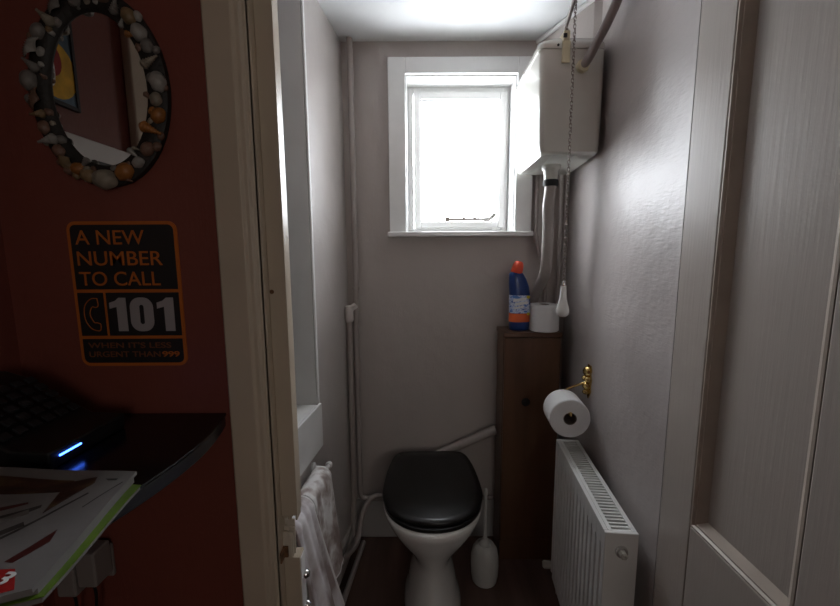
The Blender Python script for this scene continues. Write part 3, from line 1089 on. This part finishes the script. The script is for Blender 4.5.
# ------------------------------------------------------------ towel rail and towels
rl = thing('towel_rail', 'white towel rail on the left wall under the white alcove apron', 'towel rail', (XL(1.1) + .06, 1.1, 0.62))
lmx = along_left(1.0)
b = BM()
tube(b, [lmx @ Vector((.050, -.10, .622)), lmx @ Vector((.050, .25, .622))], .0075, 14)
obj('bar', b, M['white'], rl)
for y_ in (-.092, .235):
    b = BM()
    tube(b, [lmx @ Vector((.001, y_, .622)), lmx @ Vector((.045, y_, .622))], .007, 12)
    lathe(b, [(.018, 0), (.018, .004), (.009, .010)], lmx @ Matrix.Translation((.0005, y_, .622)) @ Matrix.Rotation(R(90), 4, 'Y'), 16)
    obj('bracket', b, M['white'], rl)
b = BM()
lathe(b, [(0, -.002), (.010, 0), (.0125, .007), (.010, .014), (0, .017)], lmx @ Matrix.Translation((.050, .250, .622)) @ Matrix.Rotation(R(-90), 4, 'X'), 16, cap=False)
obj('end_cap', b, M['white'], rl)


def towel(name, label, ya, yb, front, back, m, out, slant, seed, puff=.018, x0=.050):
    rnd = random.Random(seed)
    ph = [rnd.uniform(0, 6) for _ in range(6)]
    t = thing(name, label, 'towel', lmx @ Vector((x0, (ya + yb) / 2, .622 - front)), 'towels on the rail')
    nu, nv = 40, 60

    def P(u, v, d=0.0):
        # v: 0 = back hem .. 1 = front hem (arc length over the rail)
        L = back + front
        s = v * L - back
        rr = puff
        y = ya + (yb - ya) * u
        if s < -rr * 1.57:
            x = -rr
            z = .622 + (s + rr * 1.57)
        elif s < rr * 1.57:
            a = s / rr
            x = rr * math.sin(a)
            z = .622 + rr * math.cos(a)
        else:
            dz = s - rr * 1.57
            x = rr + out * dz
            z = .622 - dz
            y += slant * dz * (0.4 + u)
            x += .6 * (.004 + .03 * dz) * math.sin(u * 9 + ph[0] + dz * 3) + .010 * dz * math.sin(u * 17 + ph[1])
            z += .006 * math.sin(u * 7 + ph[2]) * (dz / front)
        x += .002 * math.sin(u * 23 + ph[3]) + d
        return lmx @ Vector((x0 + x, y, z))
    b = BM()
    loft(b, [[P(i / nu, j / nv) for i in range(nu + 1)] for j in range(nv + 1)], cap=False, closed=False)
    obj('cloth', b, m, t, solid=.009, angle=80)
    b = BM()
    tube(b, [P(1.0, j / nv) for j in range(nv + 1)], .0058, 8)
    h = obj('side_hem', b, M['hem'], t)
    b = BM()
    tube(b, [P(i / nu, 1.0) for i in range(nu + 1)], .0058, 8)
    h = obj('bottom_hem', b, M['hem'], t)
    return t


towel('towel', 'fawn and white patterned towel at the far end of rail', .037, .188, .34, .16, M['towel'], .10, .05, 4, puff=.030)
towel('towel', 'lilac white patterned towel at the near end of rail', -.085, .024, .42, .16, M['towel_w'], .15, .11, 9, puff=.036)

# ------------------------------------------------------------ red wall: sign
SX0, SX1, SZ0, SZ1 = -0.683, -0.470, 1.127, 1.414
SY = DW0 - .0012
sg = thing('notice_plate', 'black and orange telephone number notice on the dark red wall', 'sign', ((SX0 + SX1) / 2, DW0, SZ0))


def rrect(x0, x1, z0, z1, r, n=6, rs=None):
    rs = rs or (r, r, r, r)
    pts = []
    for (cx, cz, a0, q) in ((x1, z1, 0, 0), (x0, z1, 90, 1), (x0, z0, 180, 2), (x1, z0, 270, 3)):
        r_ = max(rs[q], .0003)
        sx = -1 if a0 in (0, 270) else 1
        sz = -1 if a0 in (0, 90) else 1
        for k in range(n + 1):
            a = R(a0 + 90 * k / n)
            pts.append((cx + sx * r_ + r_ * math.cos(a), cz + sz * r_ + r_ * math.sin(a)))
    return pts


def plate(bm, pts, y0, y1):
    loft(bm, [[(x, y0, z) for x, z in pts], [(x, y1, z) for x, z in pts]])


b = BM()
plate(b, rrect(SX0, SX1, SZ0, SZ1, .017), DW0, DW0 - .0022)
obj('backing', b, M['orange'], sg, smooth=False)
e = .0065
r1, r2 = SZ1 - .135, SZ1 - .228
cells = [('top_panel', SX0 + e, SX1 - e, r1 + e / 2, SZ1 - e, (.011, .011, .001, .001)),
         ('icon_panel', SX0 + e, SX0 + .0575, r2 + e / 2, r1 - e / 2, (.001,) * 4),
         ('number_panel', SX0 + .0625, SX1 - e, r2 + e / 2, r1 - e / 2, (.001,) * 4),
         ('bottom_panel', SX0 + e, SX1 - e, SZ0 + e, r2 - e / 2, (.001, .001, .011, .011))]
for n_, x0, x1, z0, z1, rs in cells:
    b = BM()
    plate(b, rrect(x0, x1, z0, z1, .001, rs=rs), DW0 - .0022, DW0 - .0030)
    obj(n_, b, M['sign_black'], sg, smooth=False)
ty = DW0 - .0030
for s_, w_, bl in (('A NEW', .134, .0445), ('NUMBER', .166, .0850), ('TO CALL', .158, .1245)):
    text_mesh('lettering', s_, SX0 + .0155, SX0 + .0155 + w_, SZ1 - bl, SZ1 - bl + .0275, ty, M['orange'], sg, bold=.004)
NX, NZb, NH = SX0 + .068, SZ1 - .2155, .067


def digit(polys, hole=None):
    b = BM()
    for p_ in polys:
        loft(b, [[(NX + x_, ty, NZb + z_) for x_, z_ in p_], [(NX + x_, ty - .0007, NZb + z_) for x_, z_ in p_]])
    obj('number', b, M['sign_grey'], sg, smooth=False)


one = [(.014, 0), (.033, 0), (.033, NH), (.019, NH), (.012, NH - .006), (.0, NH - .010), (.0, NH - .022), (.014, NH - .018)]
digit([one])
digit([[(x_ + .094, z_) for x_, z_ in one]])
orr = rrect(.040, .086, -.0005, NH + .0005, .020, 7)
irr = rrect(.0585, .0675, .014, NH - .014, .0045, 7)
b = BM()
rg = [[(NX + x_, y_, NZb + z_) for x_, z_ in q_] for q_, y_ in ((orr, ty), (orr, ty - .0007), (irr, ty - .0007), (irr, ty), (orr, ty))]
loft(b, rg, cap=False)
obj('number', b, M['sign_grey'], sg, smooth=False)
text_mesh('small_lettering', "WHEN IT'S LESS", SX0 + .017, SX1 - .030, SZ1 - .2500, SZ1 - .2385, ty, M['orange_dim'], sg, bold=.006)
text_mesh('small_lettering', 'URGENT THAN', SX0 + .017, SX1 - .053, SZ1 - .2685, SZ1 - .2570, ty, M['orange_dim'], sg, bold=.006)
text_mesh('small_lettering', '999', SX1 - .049, SX1 - .0145, SZ1 - .2685, SZ1 - .2570, ty, M['orange'], sg, bold=.02)
b = BM()
cx_, cz_ = SX0 + .031, (r1 + r2) / 2
outl = [(.014, .032), (.002, .031), (-.010, .020), (-.014, .004), (-.012, -.014), (-.003, -.028), (.009, -.033), (.015, -.031), (.016, -.020), (.010, -.017), (.004, -.016), (-.002, -.004), (-.002, .006), (.003, .015), (.010, .014), (.015, .018)]
pp = [(cx_ + a_, ty - .0008, cz_ + c_) for a_, c_ in outl]
pp = smooth_path(pp + [pp[0]], 4)[:-1]
tube(b, pp, .0009, 6, closed=True)
obj('handset_icon', b, M['orange'], sg)

# ------------------------------------------------------------ shell mirror
MX, MZ, MA, MBz = -0.585, 1.648, 0.090, 0.135
mi = thing('shell_mirror', 'oval wall mirror framed with sea shells on the red wall', 'mirror', (MX, DW0, 1.47))


def ell(a, c, y, n=64, cx=MX, cz=MZ):
    return [(cx + a * math.cos(2 * PI * i / n), y, cz + c * math.sin(2 * PI * i / n)) for i in range(n)]


b = BM()
loft(b, [ell(MA - .006, MBz - .006, DW0 - .001), ell(MA + .036, MBz + .036, DW0 - .001), ell(MA + .036, MBz + .036, DW0 - .012), ell(MA + .022, MBz + .022, DW0 - .019), ell(MA + .003, MBz + .003, DW0 - .017), ell(MA - .002, MBz - .002, DW0 - .010), ell(MA - .006, MBz - .006, DW0 - .001)], cap=False)
obj('frame', b, M['shell_dark'], mi, angle=60)
b = BM()
loft(b, [ell(MA - .001, MBz - .001, DW0 - .004), ell(MA - .001, MBz - .001, DW0 - .0085)])
obj('mirror_glass', b, M['mirror'], mi, smooth=False)

shell_cols = [('cream shell', (.50, .43, .33)), ('white shell', (.60, .57, .52)), ('orange shell', (.62, .24, .05)), ('pinkish brown shell', (.34, .19, .13)), ('tan shell', (.42, .28, .14)), ('grey shell', (.33, .30, .27))]
SM = [mat(n_, tuple(q_ * .5 for q_ in c_), .45, bump=(120, .4, .002), var=(60, .25)) for n_, c_ in shell_cols]


def shell(kind, size, mtx):
    b = BM()
    if kind == 'scallop':
        n, rr_ = 26, 6
        grid = []
        for j in range(rr_ + 1):
            f = j / rr_
            row = []
            for i in range(n + 1):
                t = R(-62 + 124 * i / n)
                rib = 1 + .06 * math.cos(i * PI) * f
                row.append(mtx @ Vector((size * f * 1.15 * math.sin(t) * rib, size * (f * 1.15 * math.cos(t) * rib - .55), size * (.42 * math.sin(PI * (.15 + .80 * f)) + .03 * math.cos(i * PI) * f))))
            grid.append(row)
        loft(b, grid, cap=False, closed=False)
        return b, .0015
    if kind == 'spire':
        prof = [(0, -.9), (.12, -.85)]
        for k in range(6):
            z_ = -.7 + k * .26
            w = .16 + .07 * k
            prof += [(w * .75, z_), (w, z_ + .10), (w * .8, z_ + .2)]
        prof += [(.3, .95), (0, 1.05)]
        lathe(b, [(r_ * size, z_ * size) for r_, z_ in prof], mtx @ Matrix.Translation((0, 0, size * .3)) @ Matrix.Rotation(R(90), 4, 'X'), 14, cap=False)
        return b, 0
    # snail / cockle dome with a spiral groove
    n = 24
    rings = []
    for j in range(9):
        f = j / 8
        ring = []
        for i in range(n):
            a = 2 * PI * i / n
            g_ = 1 + .05 * math.sin(5 * a + f * 7)
            rad_ = size * .78 * math.sin(f * PI / 2 + .02) * g_
            ring.append(mtx @ Vector((rad_ * math.cos(a), rad_ * .82 * math.sin(a), size * .62 * math.cos(f * PI / 2))))
        rings.append(ring)
    loft(b, rings)
    return b, 0


def put_shell(ang, r_off, size, kind, c, tilt=0, yoff=.016):
    a = R(ang)
    x = MX + (MA + r_off) * math.cos(a)
    z_ = MZ + (MBz + r_off) * math.sin(a)
    out = math.atan2(math.sin(a), math.cos(a))
    # local z -> -Y (towards room), local y -> outward
    mtx = Matrix.Translation((x, DW0 - yoff, z_)) @ Matrix.Rotation(R(90), 4, 'X') @ Matrix.Rotation(out - PI / 2 + R(tilt), 4, 'Z')
    bm_s, sol = shell(kind, size, mtx)
    o = obj('shell', bm_s, SM[c], mi, angle=70, solid=sol)
    o['label'] = shell_cols[c][0]


spec = [(-90, .022, .021, 'snail', 0), (-105, .020, .015, 'snail', 4), (-70, .018, .017, 'snail', 2), (-55, .020, .011, 'snail', 1), (-42, .020, .013, 'snail', 3),
        (-28, .018, .015, 'spire', 2), (-17, .022, .014, 'snail', 2), (-7, .016, .012, 'snail', 0), (4, .022, .0165, 'snail', 1), (17, .018, .013, 'spire', 0), (27, .020, .012, 'snail', 5),
        (37, .018, .015, 'snail', 1), (50, .020, .014, 'snail', 4), (62, .018, .012, 'spire', 5), (74, .022, .013, 'snail', 3), (88, .018, .015, 'scallop', 0), (103, .020, .015, 'spire', 5),
        (118, .022, .015, 'scallop', 5), (131, .020, .014, 'spire', 0), (143, .022, .014, 'snail', 5), (154, .024, .017, 'scallop', 1), (165, .022, .013, 'spire', 5), (175, .026, .017, 'snail', 5),
        (186, .020, .015, 'scallop', 3), (196, .022, .011, 'spire', 4), (205, .020, .012, 'snail', 3), (214, .024, .014, 'spire', 1), (224, .018, .012, 'snail', 3), (234, .022, .015, 'scallop', 4), (244, .018, .013, 'snail', 2), (254, .020, .011, 'spire', 0)]
rs = random.Random(11)
for a_, ro_, sz_, k_, c_ in spec:
    put_shell(a_, ro_ + .002, sz_ * 1.38, k_, c_, rs.uniform(-25, 25))
for i in range(46):   # small shells filling between
    put_shell(i * 360 / 46 + rs.uniform(-3, 3), rs.choice((.006, .034, .012)), rs.uniform(.008, .013), rs.choice(('snail', 'spire', 'snail')), rs.randrange(6), rs.uniform(-60, 60), .014)

# things on the hall's left wall that the mirror reflects
pa = thing('painting', 'small framed blue and yellow painting reflected in the shell mirror', 'painting', (-.809, .62, 1.69))
b = BM()
box(b, -.809, -.801, .545, .685, 1.69, 1.92)
obj('canvas', b, M['paint_blue'], pa, bevel=.001)


def blot(name, cy_, cz_, ry, rz_, m, x):
    b = BM()
    pts = [(cy_ + ry * math.cos(2 * PI * i / 24), cz_ + rz_ * math.sin(2 * PI * i / 24)) for i in range(24)]
    loft(b, [[(-.801, p_[0], p_[1]) for p_ in pts], [(x, p_[0], p_[1]) for p_ in pts]])
    obj(name, b, m, pa, smooth=False)


blot('yellow_shape', .594, 1.757, .056, .062, M['yellow_ochre'], -.8003)
blot('red_shape', .602, 1.775, .027, .036, M['red_print'], -.7998)
blot('white_shape', .605, 1.752, .011, .036, M['white_print'], -.7993)
b = BM()
box(b, -.809, -.798, .538, .546, 1.682, 1.928)
box(b, -.809, -.798, .684, .692, 1.682, 1.928)
box(b, -.809, -.798, .546, .684, 1.682, 1.691)
box(b, -.809, -.798, .546, .684, 1.919, 1.928)
obj('picture_frame', b, M['key'], pa, bevel=.001)
wb = thing('wall_box', 'white slotted box on the side wall, seen low in the mirror', 'box', (-.809, .45, 1.5))
b = BM()
box(b, -.809, -.77, .385, .62, 1.47, 1.618)
obj('casing', b, M['white'], wb, bevel=.004)
b = BM()
box(b, -.7705, -.7695, .47, .54, 1.565, 1.573)
obj('slot', b, M['key'], wb, smooth=False)
b = BM()
box(b, -.809, -.785, .255, .375, 0.0, 2.1)
struct('trim_9', b, M['cream'], bevel=.006)

# ------------------------------------------------------------ dark shelf with things on it
ST, SB = 1.026, 0.996
right = [(-.400, .7565), (-.388, .70), (-.381, .64), (-.383, .58), (-.392, .52), (-.408, .46), (-.432, .40), (-.468, .34), (-.52, .285), (-.60, .245), (-.70, .225), (-.809, .22)]
right = [(p_.x, p_.y) for p_ in smooth_path([(a_, c_, 0) for a_, c_ in right], 4)]
sh = thing('wall_shelf', 'dark glossy curved shelf fixed to the dark red wall', 'shelf', (-.60, .5, SB))
b = BM()
prism(b, right + [(-.809, .7565)], ST - .006, ST)
obj('shelf_top', b, M['black_gloss'], sh, bevel=.002)
b = BM()
ins = [(x_ - .003, max(y_, .222)) for x_, y_ in right]
prism(b, ins + [(-.808, .7563)], SB, ST - .0062)
obj('edge_band', b, M['edge'], sh, bevel=.003)
b = BM()
box(b, -.809, -.79, .25, .756, SB - .05, SB)
box(b, -.79, -.46, .738, .7565, SB - .04, SB)
obj('batten', b, M['edge'], sh, smooth=False)

# black keypad device with blue LED bar
dv = thing('keypad_console', 'black console with rows of keys and a blue light bar on shelf', 'console', (-.68, .62, ST))
pr = [(-.557, .0005), (-.556, .030), (-.615, .033), (-.66, .056), (-.72, .098), (-.765, .112), (-.79, .112), (-.79, .0005)]
b = BM()
loft(b, [[(x_, y_, ST + h_) for x_, h_ in pr] for y_ in (.540, .690)])
obj('casing', b, M['black'], dv, bevel=.004)
b = BM()
box(b, -.5575, -.5545, .556, .594, ST + .0170, ST + .0195)
obj('light_bar', b, M['led'], dv, smooth=False)
sl = math.atan2(.042, .06)
km = Matrix.Translation((-.622, .54, ST + .0380)) @ Matrix.Rotation(sl, 4, 'Y')
for r_ in range(5):
    for c_ in range(6):
        b = BM()
        x_ = -.024 - r_ * .022
        y_ = .008 + c_ * .0235
        box(b, x_, x_ + .014, y_, y_ + .015, -.001, .0035, km)
        obj('key', b, M['key'], dv, bevel=.001, bseg=1)


# magazines and newspaper
PG = 'magazines and papers on the dark shelf'


def wave(x, y, seed):
    return .0012 * math.sin(x * 31 + seed) + .0010 * math.sin(y * 40 + x * 17 + seed * 2)


def quad_sheet(bm, q, z0, z1, seed, n=14):
    """a slightly wavy sheet between heights z0 and z1; q = four corners in plan"""
    def at(u, v):
        x = (q[0][0] * (1 - u) + q[3][0] * u) * (1 - v) + (q[1][0] * (1 - u) + q[2][0] * u) * v
        y = (q[0][1] * (1 - u) + q[3][1] * u) * (1 - v) + (q[1][1] * (1 - u) + q[2][1] * u) * v
        return x, y, wave(x, y, seed)
    T, B_ = [], []
    for j in range(n + 1):
        r1_, r2_ = [], []
        for i in range(n + 1):
            x, y, w = at(i / n, j / n)
            r1_.append(bm.verts.new((x, y, z1 + w)))
            r2_.append(bm.verts.new((x, y, z0 + w)))
        T.append(r1_)
        B_.append(r2_)
    for j in range(n):
        for i in range(n):
            bm.faces.new([T[j][i], T[j][i + 1], T[j + 1][i + 1], T[j + 1][i]])
            bm.faces.new([B_[j][i], B_[j + 1][i], B_[j + 1][i + 1], B_[j][i + 1]])
        for k in (0, n):
            bm.faces.new([T[j][k], T[j + 1][k], B_[j + 1][k], B_[j][k]])
            bm.faces.new([T[k][j], T[k][j + 1], B_[k][j + 1], B_[k][j]])


WS = 1.3
# lime green magazine, lowest
t = thing('magazine', 'lime green magazine showing its edge below the papers on shelf', 'magazine', (-.5, .41, ST + .003), PG)
qg = [(-.385, .492), (-.352, .320), (-.61, .20), (-.63, .51)]
b = BM()
quad_sheet(b, [(x_ - .001, y_ - .001) for x_, y_ in qg], ST + .0027, ST + .0075, WS)
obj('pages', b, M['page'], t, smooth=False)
b = BM()
quad_sheet(b, qg, ST + .0076, ST + .0086, WS)
obj('cover', b, M['green'], t, smooth=False)
# white edged magazine
t = thing('magazine', 'magazine with pale page edges directly above the green one', 'magazine', (-.5, .41, ST + .01), PG)
qm = [(-.3985, .4975), (-.359, .322), (-.61, .195), (-.635, .513)]
b = BM()
quad_sheet(b, qm, ST + .0088, ST + .0165, WS)
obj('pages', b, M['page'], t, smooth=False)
b = BM()
quad_sheet(b, [(x_ + .0008, y_ + .0006) for x_, y_ in qm], ST + .0166, ST + .0178, WS)
obj('cover', b, M['green_dark'], t, smooth=False)
# newspaper
t = thing('newspaper', 'printed newspaper with red badge topmost on the pile on shelf', 'newspaper', (-.5, .41, ST + .02), PG)
qn = [(-.397, .502), (-.354, .313), (-.60, .19), (-.64, .516)]
b = BM()
quad_sheet(b, qn, ST + .0180, ST + .0228, WS)
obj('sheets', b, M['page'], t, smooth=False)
NZ = ST + .0228


def printed(name, q, m, lift=.0004):
    b = BM()
    quad_sheet(b, q, NZ + .0001, NZ + lift, WS, 6)
    return obj(name, b, m, t, smooth=False)


printed('printed_picture', [(-.465, .481), (-.463, .457), (-.60, .452), (-.62, .497)], M['photo_brown'])
printed('printed_strip', [(-.440, .488), (-.432, .474), (-.446, .417), (-.470, .476)], M['photo_brown'], .0005)
printed('red_headline', [(-.485, .439), (-.482, .436), (-.515, .417), (-.525, .424)], M['maroon'])
printed('dark_band', [(-.462, .433), (-.459, .428), (-.51, .372), (-.525, .395)], M['ink'])
printed('text_block', [(-.470, .425), (-.463, .418), (-.52, .36), (-.53, .370)], M['news'], .0006)
printed('dark_band', [(-.454, .403), (-.447, .397), (-.49, .335), (-.50, .345)], M['ink'], .0005)
printed('column_rule', [(-.423, .453), (-.4205, .4515), (-.470, .325), (-.474, .330)], M['ink'])
printed('maroon_strip', [(-.402, .389), (-.393, .371), (-.402, .342), (-.411, .343)], M['maroon'])
printed('small_lettering', [(-.408, .483), (-.408, .479), (-.418, .479), (-.425, .483)], M['ink'])
printed('column_rule', [(-.3965, .475), (-.3950, .475), (-.4050, .425), (-.4065, .425)], M['ink'])
printed('red_badge', [(-.391, .334), (-.368, .311), (-.392, .299), (-.417, .332)], M['red_print'])
text_mesh('badge_number', '3', -.006, .006, 0, .015, 0, M['white_print'], t, bold=.02, depth=.0004, mtx=Matrix.Translation((-.3890, .3145, NZ + .0006 + wave(-.393, .318, WS))) @ Matrix.Rotation(R(-8), 4, 'Z') @ Matrix.Rotation(R(-90), 4, 'X'))

# socket with two plug-in adaptors under the shelf
sk = thing('wall_socket', 'white double electric socket on red wall below the shelf', 'socket', (-.72, DW0, .60))
b = BM()
box(b, -.790, -.665, DW0 - .009, DW0, .66, .735)
obj('face_plate', b, M['dim_plastic'], sk, bevel=.003)
for (x_, z_, lab_) in ((-.683, .712, 'boxy white plug adaptor in the socket, nearer the door frame'), (-.727, .690, 'boxy white plug adaptor in the socket, further from door frame')):
    pl = thing('plug_adaptor', lab_, 'plug', (x_, DW0 - .04, z_ - .03), 'plug adaptors under the shelf')
    b = BM()
    box(b, x_ - .020, x_ + .020, DW0 - .054, DW0 - .0095, z_ - .038, z_ + .038)
    obj('casing', b, M['dim_plastic'], pl, bevel=.005)
    b = BM()
    tube(b, smooth_path([(x_, DW0 - .04, z_ - .038), (x_ + .003, DW0 - .04, z_ - .08), (x_ - .03, DW0 - .03, z_ - .25), (x_ - .01, DW0 - .03, .012)]), .0028, 8)
    obj('cable', b, M['black'], pl)

bpy.data.lights.remove(cl)
